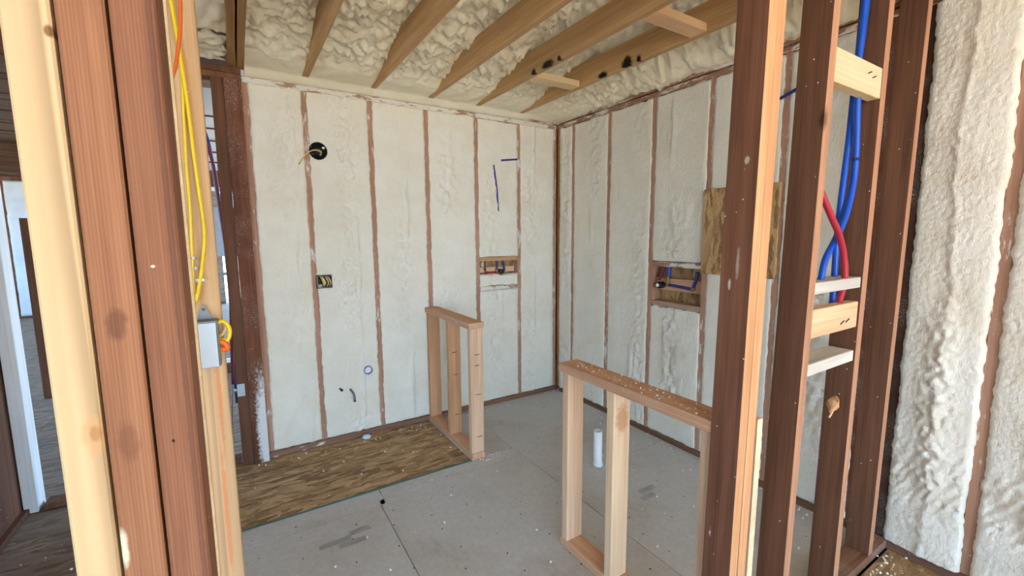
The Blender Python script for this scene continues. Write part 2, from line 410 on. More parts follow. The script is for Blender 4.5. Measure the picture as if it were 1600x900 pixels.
# ------------------------------------------------------------------ wall_back (y = 0)
wa = empty('wall_back', kind='structure')
box('sheathing', (-2.34, .09, -.02), (.12, .11, 2.7), m_osb_patch, wa, 0)
SA = [-2.322, -2.004, -1.600, -1.200, -.793, -.397]
for i, x in enumerate(SA): box('stud', (x-T/2, 0, T), (x+T/2, D, ZS), m_strip, wa)
box('stud', (-.034, 0, T), (-.002, D, ZS), m_strip, wa)
box('bottom_plate', (-2.34, -.006, -.004), (-.004, D, T), m_sole_x, wa)
box('top_plate', (-2.335, 0, ZS), (-.002, D, ZS+.034), m_strip_x, wa)
box('top_plate', (-2.335, -.002, ZS+.036), (-.002, D, ZJ), m_strip_x, wa)
xs = SA+[-.018]
for i in range(6):
    a0, a1 = xs[i]+T/2-.003, xs[i+1]-T/2+.003
    if i == 4:
        foam_panel(wa, 'A', a0, a1, 1.252, ZS-.005, seed=i+.5)
        foam_panel(wa, 'A', a0, a1, 1.012, 1.10, seed=i+.7, top_rag=.02)
        foam_panel(wa, 'A', a0, a1, T+.004, .975, seed=i+.9)
    else:
        foam_panel(wa, 'A', a0, a1, T+.004, ZS+.002, seed=i*1.37+.3, res=.008 if i == 1 else .0125, holes=((-1.938, 1.972, .053, .053, 2), (-1.949, 1.129, .047, .042, 8), (-1.692, .478, .028, .028, 2)) if i == 1 else ())
box('blocking', (-.773, .002, 1.216), (-.417, .08, 1.250), wood('niche_header', L(176, 128, 88), L(206, 158, 112), 'x', 1, .05), wa)
box('blocking', (-.773, -.002, .978), (-.417, .085, 1.010), m_strip_x, wa)
box('backer_board', (-.773, .05, 1.12), (-.417, .075, 1.165), m_fir_x, wa)
# open framing to the left of the foam: corner posts, header plates, doorway post
box('corner_post', (-2.425, -.045, .0), (-2.340, -.006, ZS), wood('corner_post_wood', L(86, 50, 32), L(128, 78, 52), 'z', .9, .04, dust=.5, spots=[((.03, 0, -.95), (.05, .2, .42), L(222, 222, 218), .92)]), wa)
box('corner_post', (-2.486, -.03, .0), (-2.4252, .06, ZS), m_red2, wa)
box('header_plate', (-3.5, -.02, ZS), (-2.337, .07, ZS+.034), m_red, wa)
box('header_plate', (-3.5, -.02, ZS+.036), (-2.337, .07, ZJ), m_red2, wa)
box('sole_plate', (-3.385, .02, 0), (-2.49, .11, .03), m_red2, wa)
box('jamb_stud', (-3.458, .02, 0), (-3.402, .12, ZS), m_lit_post, wa)

# ------------------------------------------------------------------ wall_right (x = 0)
wb = empty('wall_right', kind='structure')
box('sheathing', (.09, -7.2, -.02), (.11, .12, 2.9), m_osb_patch, wb, 0)
SB = [-.224, -.642, -1.059, -1.479, -1.897, -2.312]
for y in SB: box('stud', (0, y-T/2, T), (D, y+T/2, ZS), m_strip if y > -2.2 else m_red_dust, wb)
box('stud', (0, -.05, T), (D, -.012, ZS), wood('corner_stud', L(150, 96, 54), L(186, 130, 82), 'z', 1, .03, smear=.12), wb)
m_backing = wood('backing_stud', L(52, 34, 24), L(82, 54, 40), 'z', .9, .05, dust=.6)
box('stud', (-.002, -2.405, T), (D, -2.352, ZS), m_backing, wb)
box('stud', (.0, -2.458, T), (D, -2.407, ZS), m_backing, wb)
box('bottom_plate', (-.006, BY, -.004), (D, -.006, T), m_sole_y, wb)
box('bottom_plate', (-.012, -7, -.004), (D, FY, T), m_sole_y, wb)
box('top_plate', (0, -7, ZS), (D, -.002, ZS+.032), m_strip_y, wb)
box('top_plate', (-.004, -7, ZS+.038), (D, -.002, ZJ), m_strip_y, wb)
ys = [-.031]+SB
for i in range(6):
    a1, a0 = ys[i]-T/2+.003, ys[i+1]+T/2-.003
    if i == 3:
        foam_panel(wb, 'B', a0, a1, 1.246, ZS-.005, seed=i+20.5)
        foam_panel(wb, 'B', a0, a1, T+.004, .935, seed=i+20.9, top_rag=.02)
    else:
        foam_panel(wb, 'B', a0, a1, T+.004, ZS-.005, seed=i*1.37+20.3)
box('blocking', (.002, -1.458, 1.208), (.08, -1.08, 1.242), m_strip_y, wb)
box('blocking', (-.002, -1.458, .94), (.085, -1.08, .972), wood('niche_sill', L(150, 120, 96), L(188, 160, 134), 'y', 1, .05, dust=.5), wb)
box('backer_board', (.045, -1.458, 1.045), (.083, -1.08, 1.13), m_fir_y, wb)
box('osb_patch', (-.024, -1.905, 1.185), (-.006, -1.468, 1.69), m_osb_patch, wb)
RS = [-2.715, -3.121, -3.53]
for y in RS: box('stud', (0, y-T/2, T), (D, y+T/2, ZS), m_strip, wb)
foam_panel(wb, 'B', RS[0]+T/2-.002, -2.452, T+.002, ZS-.004, 'spray', ridge=-2.565, seed=41.2, mat=m_foam_rough, res=.0062, bulge=.012, edge=.006)
foam_panel(wb, 'B', RS[1]+T/2-.002, RS[0]-T/2+.002, T+.002, ZS-.004, 'spray', ridge=-2.9, seed=47.9, mat=m_foam_rough, res=.0062, bulge=.010, edge=.006)
foam_panel(wb, 'B', RS[2]+T/2-.002, RS[1]-T/2+.002, T+.002, ZS-.004, 'spray', seed=52.9, mat=m_foam_rough, res=.02, bulge=.014)
box('foam_panel', (-.01, -7, T), (.08, RS[2]-T/2, ZS), m_foam_rough, wb)

# ------------------------------------------------------------------ wall_front: the stud partition the camera looks through
wf = empty('wall_front', kind='structure')
def lean_stud(xt, xb, zt, zb, mat_face, mat_edge, label=None, name='stud', z0=T, z1=ZS, th=T):
    """stud of the partition: left face x measured at two heights"""
    k = (xt-xb)/(zt-zb)*.75; zm = (zt+zb)/2; xm = (xt+xb)/2
    d = Vector((th, D+.001, z1-z0))
    bm = bmesh.new(); bmesh.ops.create_cube(bm, size=1); bmesh.ops.scale(bm, vec=d, verts=bm.verts)
    bmesh.ops.bevel(bm, geom=list(bm.edges), offset=.002, segments=1, affect='EDGES')
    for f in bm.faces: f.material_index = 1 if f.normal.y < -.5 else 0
    me = bpy.data.meshes.new(name); bm.to_mesh(me); bm.free()
    me.materials.append(mat_face); me.materials.append(mat_edge)
    o = link(name, me, wf); zc = (z0+z1)/2
    o.location = (xm+th/2+k*(zc-zm), (FY+BY)/2, zc); o.rotation_euler = (0, math.atan(k), 0)
    if label: o['label'] = label
    return o
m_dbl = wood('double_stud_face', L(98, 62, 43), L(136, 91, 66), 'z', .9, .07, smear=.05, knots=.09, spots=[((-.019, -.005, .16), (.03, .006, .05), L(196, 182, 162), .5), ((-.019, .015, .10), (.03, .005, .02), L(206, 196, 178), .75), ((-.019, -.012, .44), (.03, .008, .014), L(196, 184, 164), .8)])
m_edge2 = wood('stud_edge_pink', L(168, 118, 88), L(200, 148, 114), 'z', 1.2, .02, knots=.03)
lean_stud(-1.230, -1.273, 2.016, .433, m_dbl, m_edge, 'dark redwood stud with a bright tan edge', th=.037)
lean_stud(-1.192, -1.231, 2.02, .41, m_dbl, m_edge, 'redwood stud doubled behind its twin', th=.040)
lean_stud(-1.146, -1.176, 2.02, .41, m_fir_z, m_pale_x, 'whitish cripple stud cut short beside the double stud', th=.026, z1=.885)
lean_stud(-.884, -.952, 2.106, .287, m_red2, m_edge2, 'dark redwood stud carrying the ends of the ladder blocks')
lean_stud(-.497, -.55, 2.205, .103, m_red2, m_edge2, 'dark redwood stud with a splintered wood peg')
lean_stud(-.143, -.212, 2.297, .114, m_red2, m_edge2, 'dark redwood stud at the foam wall corner')
m_sole_c = wood('sole_plate_dusty', L(104, 70, 52), L(142, 102, 78), 'x', 1, .3, dust=1.0)
box('sole_plate', (-1.30, FY, -.002), (-.002, BY, T), m_sole_c, wf)
box('top_plate', (-2.62, FY, ZS), (-.002, BY, ZS+.037), m_red, wf)
box('top_plate', (-2.62, FY, ZS+.037), (-.002, BY, ZJ), m_red, wf)
def block(x0, x1, z0, z1, mat, lab, y0=FY+.002, y1=BY-.004):
    o = box('blocking', (x0, y0, z0), (x1, y1, z1), mat, wf); o['label'] = lab; return o
block(-.862, -.512, 1.885, 1.985, m_pale_x, 'pale new block set high between the studs', y1=FY+.04)
block(-.893, -.535, 1.232, 1.270, m_grey_x, 'whitish flat block, upper rung')
block(-.896, -.540, 1.088, 1.182, m_fir_x, 'pinkish block on edge, middle rung', y1=FY+.04)
block(-.900, -.543, .962, 1.002, m_grey_x, 'weathered grey flat block, lower rung')
for x, z, b in ((-.612, 1.953, 0), (-.575, 1.945, 0), (-.66, 1.118, 0), (-.62, 1.121, 0)):
    box('staple', (x-.014, FY-.0005, z-.0016), (x+.014, FY+.003, z+.0016), m_ink, wf, 0, rot=(0, -.35, 0))
# left jamb pack: three studs on edge, side by side
def jamb(x0, x1, lab, mat):
    o = box('stud', (x0, FY, T), (x1, BY, ZS), mat, wf, .0025); o['label'] = lab; return o
zc = (T+ZS)/2
m_pack_p = wood('jamb_pine', L(194, 160, 118), L(212, 182, 140), 'z', .22, 0, rings=3.0, vari=.05, cath=.75,
    spots=[((.012, -.045, 1.207-zc), (.006, .05, .012), L(96, 58, 34), .95), ((.012, -.045, 1.207-zc), (.014, .05, .03), L(200, 150, 100), .6), ((.016, -.045, 1.64-zc), (.005, .05, .007), L(120, 80, 50), .9)])
m_pack_r1 = wood('jamb_redwood', L(134, 88, 61), L(170, 118, 85), 'z', 1.2, .01, rings=.2, vari=.1, lines=.22,
    spots=[((.0, -.045, 1.33-zc), (.011, .05, .024), L(84, 48, 36), .55), ((-.002, -.045, 1.19-zc), (.012, .05, .03), L(100, 60, 44), .4), ((-.018, -.045, 1.06-zc), (.006, .05, .03), L(214, 206, 176), .95)])
m_pack_r2 = wood('jamb_redwood_dark', L(120, 77, 54), L(154, 104, 76), 'z', 1.2, .02, rings=.2, vari=.14, lines=.22,
    spots=[((.014, -.045, .2), (.004, .05, 1.6), L(84, 54, 42), .5), ((-.004, -.045, 1.18-zc), (.002, .05, .003), L(40, 24, 18), 1), ((-.006, -.045, 1.395-zc), (.0025, .05, .002), L(240, 236, 226), 1)])
jamb(-2.608, -2.5705, 'pale yellow pine stud with two knots', m_pack_p)
jamb(-2.5675, -2.5275, 'reddish brown stud with a ring stain', m_pack_r1)
jamb(-2.5245, -2.4835, 'darker reddish brown stud at the opening', m_pack_r2)
o = box('stud', (-2.57, BY+.001, T), (-2.4808, BY+.02, ZS), m_pale_x, wf); o['label'] = 'thin edge of pale pine behind the pack'

# ------------------------------------------------------------------ wall_left: new pine stud that carries the cable and box
wl = empty('wall_left', kind='structure')
PY = -1.95
pz = (T+ZS)/2
m_pine = wood('new_pine_stud', L(196, 158, 116), L(222, 188, 146), 'z', .45, .004, rings=2.4, vari=.04, knots=.05, cath=.4,
    spots=[((.028, -.02, 1.05-pz), (.006, .05, .14), L(216, 136, 84), .7), ((.022, -.02, .78-pz), (.006, .05, .2), L(222, 140, 86), .7), ((.02, -.02, 1.72-pz), (.008, .05, .12), L(214, 146, 96), .6)])
o = box('stud', (-2.556, PY, T), (-2.4645, PY+T, ZS), m_pine, wl); o['label'] = 'new pale pine stud with orange streaks'
box('sole_plate', (-2.552, BY+.04, 0), (-2.462, PY+.1, T), m_fir_y, wl)

# ------------------------------------------------------------------ ceiling: joists, blocks and foam between
ceil = empty('ceiling', kind='structure')
JX = [-1.975, -1.562, -1.160, -.785, -.388]       # +x faces
for i, x in enumerate(JX):
    mt = m_joist
    if i == 3: mt = wood('joist_charred', L(178, 140, 96), L(210, 172, 124), 'y', .8, .02, knots=.07,
        spots=[((-.02, .80, -.066), (.03, .03, .03), L(20, 16, 14), 1), ((-.02, .66, -.066), (.03, .07, .035), L(20, 16, 14), 1), ((-.02, .55, -.066), (.03, .02, .025), L(24, 18, 14), 1)])
    if i == 4: mt = wood('joist_charred_more', L(178, 140, 96), L(210, 172, 124), 'y', .8, .02, knots=.07,
        spots=[((-.02, .62, -.066), (.03, .05, .03), L(20, 16, 14), 1), ((-.02, .42, -.056), (.03, .05, .05), L(20, 16, 14), 1), ((-.02, .33, -.062), (.03, .02, .03), L(24, 18, 14), 1)])
    box('joist', (x-T, -3.3, ZJ), (x, .05, ZJ+.14), mt, ceil)
m_jl = wood('joist_left', L(146, 108, 66), L(182, 140, 92), 'y', .8, .02)
box('joist', (-2.352, -3.3, ZJ), (-2.318, .05, ZJ+.14), m_jl, ceil)
box('joist', (-2.396, -3.3, ZJ), (-2.360, .05, ZJ+.14), m_jl, ceil)
o = box('blocking', (JX[3], -.79, ZJ), (JX[4]-T, -.70, ZJ+T), m_pale_x, ceil); o['label'] = 'short pale block near the corner'
o = box('blocking', (JX[3], -1.72, ZJ), (JX[4]-T, -1.63, ZJ+T), m_fir_x, ceil); o['label'] = 'pinkish block nearer the stud partition'
def foam_z(x, y, seed, drop=0.0):
    base = ZJ+.001+.06*max(0, -y-.03)+.15*max(0, -y-.24)+.012*nz(x*14, y*9, 3)*sstep(.05, .2, -y)
    base = ZS+.035+(base-ZS-.035)*sstep(.0, .07, -y)
    low = ZS+.045+.05*sstep(.1, .4, -x)
    base = low+(base-low)*sstep(.02, .42, -x-.03*nz(y*5, 1, 1))
    amp = sstep(.16, .42, -y)*(.45+.55*sstep(.02, .2, -x))
    p = Vector((x*21+seed, y*21, seed)); p += Vector((nz(x*9, y*9, 1), nz(x*9, y*9, 5), 0))*.9
    dist = noise.voronoi(p)[0][0]; d2 = noise.voronoi(p*2.2)[0][0]
    lump = .042*(1-min(1, dist*1.35))+.022*(1-min(1, d2*1.3))
    z = base-amp*(lump-.035+.035*nz(x*4, y*4, 7)+.007*fr(x*50, y*50, seed))-.004*fr(x*12, y*12, seed)*(1-amp)
    return z-drop
def ceil_foam(x0, x1, seed, y1=-3.3, drop=0.0, res=.0125, edge=0):
    nx = max(5, int((x1-x0)/res)); ny = int(-y1/res); V, F = [], []
    for j in range(ny+1):
        for i in range(nx+1):
            x = x0+(x1-x0)*i/nx; y = .03+(y1-.03)*j/ny
            V.append((x, y, foam_z(x, y, seed, drop)))
    w_ = nx+1
    for j in range(ny):
        for i in range(nx): F.append((j*w_+i, (j+1)*w_+i, (j+1)*w_+i+1, j*w_+i+1)[::-1])
    return mesh_from('foam_panel', V, F, m_foam_ceil, ceil)
cx = [-2.318]+[v for x in JX for v in (x-T, x)]+[.0]
for k in range(6):
    ceil_foam(cx[2*k]-(T/2 if k else -.001), cx[2*k+1]+(T/2 if k < 5 else 0), 3.1, y1=-2.6, res=.0115)
# torn foam at the left end above the header plates
def torn(parent, x0, x1, y0, y1, z, seed):
    nx, ny = 26, 22; V, F = [], []; idx = {}
    for j in range(ny+1):
        for i in range(nx+1):
            x = x0+(x1-x0)*i/nx; y = y0+(y1-y0)*j/ny
            if x > x1-.05-.05*nz(y*14, seed, 1): x = x1-.05-.05*nz(y*14, seed, 1)
            y += .03*nz(x*16, seed, 3) if j in (0, ny) else 0
            V.append((x, y, z+.10*(y0-y)-.02*fr(x*22, y*22, seed))); idx[(i, j)] = len(V)-1
    for j in range(ny):
        for i in range(nx): F.append((idx[i, j], idx[i+1, j], idx[i+1, j+1], idx[i, j+1]))
    b = len(V); V2 = [(v[0], v[1], v[2]+.03) for v in V]
    F2 = [tuple(q+b for q in f[::-1]) for f in F]
    return mesh_from('foam_panel', V+V2, F+F2, m_foam_ceil, parent)
torn(ceil, -2.72, -2.35, -.06, -.36, ZJ+.012, 3.)
torn(ceil, -2.72, -2.33, -.42, -1.3, ZJ+.03, 6.)
box('roof_deck', (-8, -7.4, 2.98), (.4, 9.2, 3.02), m_dark_y, ceil, 0)
box('foam_panel', (-7, -7.2, 2.84), (.0, -2.61, 2.88), m_foam_ceil, ceil, 0)
# dark plank deck over the rooms to the left
k = 0; y = -2.3
while y < 8.0:
    w_ = .16+.03*math.sin(k*2.3)
    box('plank', (-8, y, 2.66+.006*math.sin(k*1.7)), (-2.62, y+w_, 2.685+.006*math.sin(k*1.7)), m_dark_y, ceil, 0); y += w_+.012; k += 1
for y in (5.3, 6.6, 7.5): box('joist', (-8, y, 2.50), (-2.62, y+.05, 2.655), m_dark_y, ceil)

# ------------------------------------------------------------------ rooms beyond
wfar = empty('wall_far', kind='structure')
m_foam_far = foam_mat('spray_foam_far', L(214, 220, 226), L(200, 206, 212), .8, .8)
xk = [-8.0, -7.4, -6.99, -6.58, -6.17, -5.80, -5.30, -4.90, -4.4, -4.0, -3.6, -3.2, -2.8]
for i in range(len(xk)-1):
    foam = foam_panel(wfar, 'A', xk[i]+.025, xk[i+1]-.025, .04, 2.42, 'spray', seed=60+i, mat=m_foam_far, res=.05, bulge=.01); foam.location.y = 8.1
    box('stud', (xk[i]-.025, 8.1, 0), (xk[i]+.025, 8.19, 2.42), m_red2, wfar)
box('top_plate', (-8, 8.08, 2.42), (-2.7, 8.19, 2.5), m_red_dust, wfar)
box('bottom_plate', (-8, 8.08, -.004), (-2.7, 8.19, .04), m_red2, wfar)
box('sheathing', (-8, 8.2, 0), (-2.7, 8.22, 3), m_osb_dark, wfar, 0)
box('post', (-3.98, 2.3, 0.0), (-3.90, 2.34, 1.60), m_red2, wfar)
# exterior wall with a window seen through the gap beside the corner post
ww = empty('wall_rear', kind='structure')
box('wall_board', (-3.05, 2.3, 0), (-2.72, 2.36, 2.95), m_osb_dark, ww, 0)
box('wall_board', (-2.25, 2.3, 0), (.1, 2.36, 2.95), m_osb_dark, ww, 0)
box('header_beam', (-2.72, 2.28, 1.93), (-2.25, 2.37, 2.09), m_red2, ww)
box('plank', (-2.72, 2.34, 2.09), (-2.25, 2.36, 2.9), m_wrap, ww, 0)
for z in (2.17, 2.27, 2.38, 2.5, 2.62): box('slat', (-2.72, 2.325, z), (-2.25, 2.338, z+.014), m_red2, ww, 0)
box('sill_board', (-2.72, 2.28, 0), (-2.25, 2.37, .10), m_red2, ww)
win = empty('window_1', (-2.485, 2.33, .10), kind='structure')
for x0, x1 in ((-.235, -.195), (.195, .235)): box('window_frame', (x0, -.02, 0), (x1, .02, 1.83), m_white, win)
box('window_frame', (-.195, -.02, 1.79), (.195, .02, 1.83), m_white, win)
box('window_frame', (-.195, -.02, 0), (.195, .02, .04), m_white, win)
box('window_frame', (-.195, -.015, .93), (.195, .015, .96), m_steel_d, win)
gm = NT('window_glass'); gm.b.inputs['Transmission Weight'].default_value = 1.0; gm.b.inputs['IOR'].default_value = 1.01
gm.out(gm.mix(gm.noise(gm.coords(), 4), (1, 1, 1), (.94, .97, 1)), .0, .3)
box('pane', (-.195, -.003, .04), (.195, .003, .93), gm.m, win, 0)
box('pane', (-.195, -.003, .96), (.195, .003, 1.79), gm.m, win, 0)
# pale site hoarding outside the window
hb = box('site_board', (-3.1, 3.6, 1.18), (-1.9, 3.63, 1.80), plain('hoarding_grey', L(206, 212, 220), .6), None)
tag(hb, 'pale grey board standing outside behind the narrow window', 'board')
# hall wall at the far left
wh = empty('wall_hall', kind='structure')
box('panel_board', (-3.53, -1.1, 0), (-3.462, .06, ZS), m_red2, wh)
box('baseboard_strip', (-3.462, -1.1, -.003), (-3.435, .018, .03), m_red2, wh)

# enclosing walls of the house behind the camera, with wide openings for daylight
we = empty('wall_entry', kind='structure')
OPX0, OPX1 = -5.2, -0.7
box('wall_board', (-8, -7.2, 0), (OPX0, -7.1, 3), m_osb_dark, we, 0)
box('wall_board', (OPX1, -7.2, 0), (.1, -7.1, 3), m_osb_dark, we, 0)
box('wall_board', (OPX0, -7.2, 2.5), (OPX1, -7.1, 3), m_osb_dark, we, 0)
ws = empty('wall_side', kind='structure')
for y0, y1 in ((-7.2, -5.6), (-3.4, 1.0), (4.5, 5.6), (7.6, 8.2)): box('wall_board', (-8, y0, 0), (-7.9, y1, 3), m_osb_dark, ws, 0)
box('wall_board', (-8, -7.2, 0), (-7.9, 8.2, .7), m_osb_dark, ws, 0)
box('wall_board', (-8, -7.2, 2.3), (-7.9, 8.2, 3), m_osb_dark, ws, 0)
g = box('ground', (-60, -60, -.35), (60, 60, -.3), m_ground, None, 0); tag(g, kind='structure')

# ------------------------------------------------------------------ half walls
def half_wall(y0, y1, h, studs, label, x0=-1.244, dust=True):
    r = empty('half_wall', (x0+D/2, (y0+y1)/2, 0), label=label, cat='half wall', group='framed half walls beside the opening')
    o = r.location
    def b(nm, lo, hi, m): return box(nm, Vector(lo)-o, Vector(hi)-o, m, r)
    b('bottom_plate', (x0, y1, .0), (x0+D, y0, T), m_fir_y)
    b('top_plate', (x0-.012, y1-.004, h-T), (x0+D+.004, y0, h), m_fir_y)
    for s, mt in studs: b('stud', (x0, s, T), (x0+D, s+T, h-T), mt)
    return r
m_fir_b = wood('fir_brownish', L(190, 138, 98), L(220, 170, 126), 'z', .7, .02, knots=.08)
m_fir_w = wood('fir_white_bark', L(222, 186, 146), L(246, 218, 182), 'z', .6, .01, spots=[((-.0, -.02, .28), (.04, .03, .07), L(200, 148, 104), .8)])
def marked(nm, lo, hi, zs): return wood(nm, lo, hi, 'z', .7, .02, knots=.07, spots=[((.004*k, -.019, z), (.026, .01, .0035), L(52, 40, 34), .85) for k, z in enumerate(zs)])
m_mark1 = marked('fir_marked', L(190, 138, 98), L(220, 170, 126), (.18, .02, -.27))
m_mark2 = marked('fir_marked_end', L(204, 162, 128), L(232, 196, 162), (.24, .17, -.02, -.30))
half_wall(-.008, -.748, .89, [(-.05, m_fir_b), (-.41, m_mark1), (-.742, m_mark2)], 'short framed half wall against the back foam wall')
hw2 = half_wall(-1.64, BY-.002, .868, [(-1.69, m_fir_z), (-1.965, m_fir_w), (-2.372, m_fir_z)], 'longer framed half wall ending at the dark double stud')
# dust on the top plates
tops = [(-1.20+random.uniform(-.045, .04), random.uniform(BY+.02, -1.7), .868) for _ in range(120)]
scatter('foam_crumbs', [(x-hw2.location.x, y-hw2.location.y, z) for x, y, z in tops], m_foam, lambda: random.choice((.001, .0015, .002, .0035)), hw2, .9)
# ------------------------------------------------------------------ drain pipe standing on the floor
dp = empty('drain_pipe', (-.612, -1.217, 0), label='white plastic pipe stub standing upright on the shower floor', cat='pipe')
lathe('pipe_body', [(.0265, 0), (.0265, .222), (.022, .222), (.022, .04), (0.0, .04)], m_white, dp)
lathe('pipe_collar', [(.032, .001), (.032, .012), (.0268, .016)], m_white, dp)

# ------------------------------------------------------------------ electrical boxes on the back wall
rb = empty('ceiling_box', (-1.938, -.004, 1.972), label='round black electrical box with cable set in the back wall foam', cat='electrical box')
lathe('box_shell', [(.0, .04), (.046, .04), (.05, -.004), (.055, -.008), (.055, .0)], m_black, rb, axis='y')
for a in (.6, 3.7): box('screw_tab', (.04*math.cos(a)-.008, -.006, .04*math.sin(a)-.006), (.04*math.cos(a)+.008, .01, .04*math.sin(a)+.006), m_black if a > 1 else m_white, rb)
tube('cable', [(.018, .035, -.02), (.01, -.02, -.004), (-.035, -.04, -.004), (-.08, -.035, -.035), (-.118, -.03, -.09)], .0048, m_cream, rb, flat=(.0062, .0035))
tube('wire_end', [(-.117, -.03, -.0885), (-.121, -.0297, -.0945)], .003, m_ink, rb)
sb = empty('switch_box', (-1.949, -.004, 1.129), label='black two-gang switch box with folded wires in the back wall foam', cat='electrical box')
for lo, hi in (((-.049, 0, -.044), (.049, .06, -.04)), ((-.049, 0, .04), (.049, .06, .044)), ((-.049, 0, -.044), (-.045, .06, .044)), ((.045, 0, -.044), (.049, .06, .044)), ((-.049, .056, -.044), (.049, .06, .044))):
    box('box_side', (lo[0], lo[1]-.012, lo[2]), (hi[0], hi[1]-.012, hi[2]), m_black, sb, .0008)
for k, (x, mt) in enumerate(((-.012, m_yellow), (.0, m_cream), (.02, m_cream), (.034, m_cream), (-.002, m_white), (-.024, m_black))):
    tube('wire', [(x-.012, .03, .038), (x-.004, -.008, .02), (x+.006, -.012, -.01), (x+.002, .02, -.034)], .0042, mt, sb, n=8)
box('plaster_ear', (-.04, -.014, -.038), (-.016, -.010, -.016), m_steel_d, sb, .001)

# plumbing stubs on the back wall
ds = empty('drain_stub', (-1.692, -.004, .478), label='purple primed drain stub opening in the back wall foam', cat='pipe')
lathe('pipe_ring', [(.024, .04), (.024, -.014), (.031, -.014), (.031, .01)], m_purple, ds, axis='y')
lathe('pipe_cap', [(0, .004), (.0238, .004)], m_white, ds, axis='y')
st = empty('supply_stub', (-1.889, -.004, .376), label='short black-ended supply stub with a straight end', cat='pipe')
tube('pipe', [(0, .03, 0), (.004, -.02, 0), (.006, -.04, .002)], .0075, m_steel_d, st); tube('pipe_end', [(.006, -.040, .002), (.0065, -.046, .0025)], .0085, m_ink, st)
st = empty('supply_stub', (-1.812, -.004, .345), label='bent grey supply stub pointing down from the back wall', cat='pipe')
tube('pipe', [(-.01, .03, .012), (-.004, -.02, .01), (.006, -.045, -.012), (.009, -.05, -.055)], .0075, m_steel_d, st); tube('pipe_end', [(.009, -.05, -.055), (.0092, -.0502, -.062)], .0085, m_ink, st)
o = tube('water_pipe', [(-.638, -.001, 1.985), (-.627, -.005, 1.90), (-.612, -.006, 1.78), (-.598, -.001, 1.62)], .0075, m_navy, origin=(-.615, 0, 1.8)); tag(o, 'blue pipe half buried upright in the back wall foam', 'pipe')
o = tube('water_pipe', [(-.568, -.002, 2.026), (-.49, -.007, 2.036), (-.415, -.004, 2.046)], .0075, m_navy, origin=(-.49, 0, 2.036)); tag(o, 'short blue pipe lying level across the back wall foam', 'pipe')
o = tube('water_pipe', [(-.012, -1.87, 2.112), (-.02, -1.93, 2.128), (-.03, -2.06, 2.17)], .008, m_navy, origin=(-.02, -1.95, 2.13)); tag(o, 'blue pipe sloping across the right wall foam behind the partition', 'pipe')

# shower valve rough-ins in the two niches
def valve(root, R):
    """R maps (across, depth, up) -> local"""
    def tb(nm, P, r, m): return tube(nm, [R(*p) for p in P], r, m, root)
    return tb
va = empty('shower_valve', (-.595, .035, 1.165), label='shower valve with red and blue pipes in the back wall niche', cat='valve')
tb = valve(va, lambda a, d, u: (a, d, u))
tb('hot_pipe', [(-.115, .0, .07), (-.115, .0, .0), (-.113, 0, -.03)], .009, m_maroon)
tb('hot_pipe', [(-.112, -.005, -.042), (-.05, -.005, -.045), (-.01, -.005, -.04)], .008, m_redp)
tb('cold_pipe', [(-.002, .0, .07), (-.003, -.002, .01), (-.002, 0, -.03)], .009, m_navy)
tb('cold_pipe', [(.045, .0, .07), (.062, -.002, .02), (.072, 0, -.04)], .009, m_navy)
lathe('valve_body', [(0, -.03), (.018, -.03), (.02, -.02), (.02, .02), (0, .02)], m_black, va, axis='y', loc=(.03, -.002, -.038))
tb('elbow', [(-.006, -.002, -.02), (.0, -.004, -.045), (.02, -.004, -.05)], .011, m_brass)
box('fitting', (.04, -.012, -.05), (.056, .008, -.036), m_white, va)
box('foam_blob', (-.145, .0, -.005), (-.095, .03, .05), m_foam, va, .012)
vb = empty('shower_valve', (.045, -1.27, 1.13), label='shower valve with U-shaped blue pipe in the right wall niche', cat='valve')
tb = valve(vb, lambda a, d, u: (d, -a, u))
tb('hot_pipe', [(-.125, .0, .08), (-.14, -.012, .03), (-.15, -.02, -.02)], .010, m_maroon)
tb('cold_pipe', [(-.085, .0, .08), (-.086, -.004, .04), (-.084, -.006, .005)], .010, m_blue)
tb('cold_pipe', [(-.08, -.012, -.045), (.04, -.012, -.052), (.105, -.012, -.058)], .010, m_navy)
tb('cold_pipe', [(.108, -.012, -.055), (.128, -.012, .0), (.135, -.006, .055)], .010, m_navy)
tb('elbow', [(-.09, -.006, .01), (-.085, -.012, -.03), (-.075, -.012, -.045)], .013, m_brass)
tb('elbow', [(.098, -.012, -.058), (.112, -.012, -.058), (.116, -.012, -.045)], .012, m_brass)
lathe('valve_body', [(0, -.05), (.02, -.05), (.024, -.04), (.024, .01), (0, .01)], m_black, vb, axis='x', loc=(0, .135, -.05))
lathe('valve_trim', [(0, -.054), (.012, -.054), (.012, -.05)], m_white, vb, axis='x', loc=(0, .14, -.05))

# ------------------------------------------------------------------ pipes in the partition
def pex(P, r, m, label):
    o = tube('water_pipe', P, r, m, origin=P[len(P)//2], k=10); return tag(o, label, 'pipe')
pex([(-.585, -2.425, 2.5), (-.591, -2.425, 2.198), (-.601, -2.425, 2.0), (-.580, -2.425, 1.85), (-.560, -2.425, 1.70), (-.563, -2.425, 1.60), (-.600, -2.425, 1.49), (-.667, -2.425, 1.403), (-.727, -2.425, 1.339), (-.749, -2.425, 1.274), (-.752, -2.425, 1.262)], .0105, m_blue, 'blue pipe swinging left behind the red one')
pex([(-.50, -2.40, 2.34), (-.525, -2.40, 2.1), (-.55, -2.40, 1.948), (-.562, -2.40, 1.75), (-.58, -2.40, 1.572), (-.591, -2.40, 1.413), (-.587, -2.40, 1.251), (-.587, -2.40, 1.12)], .0105, m_blue, 'straight blue pipe passing down behind the ladder blocks')
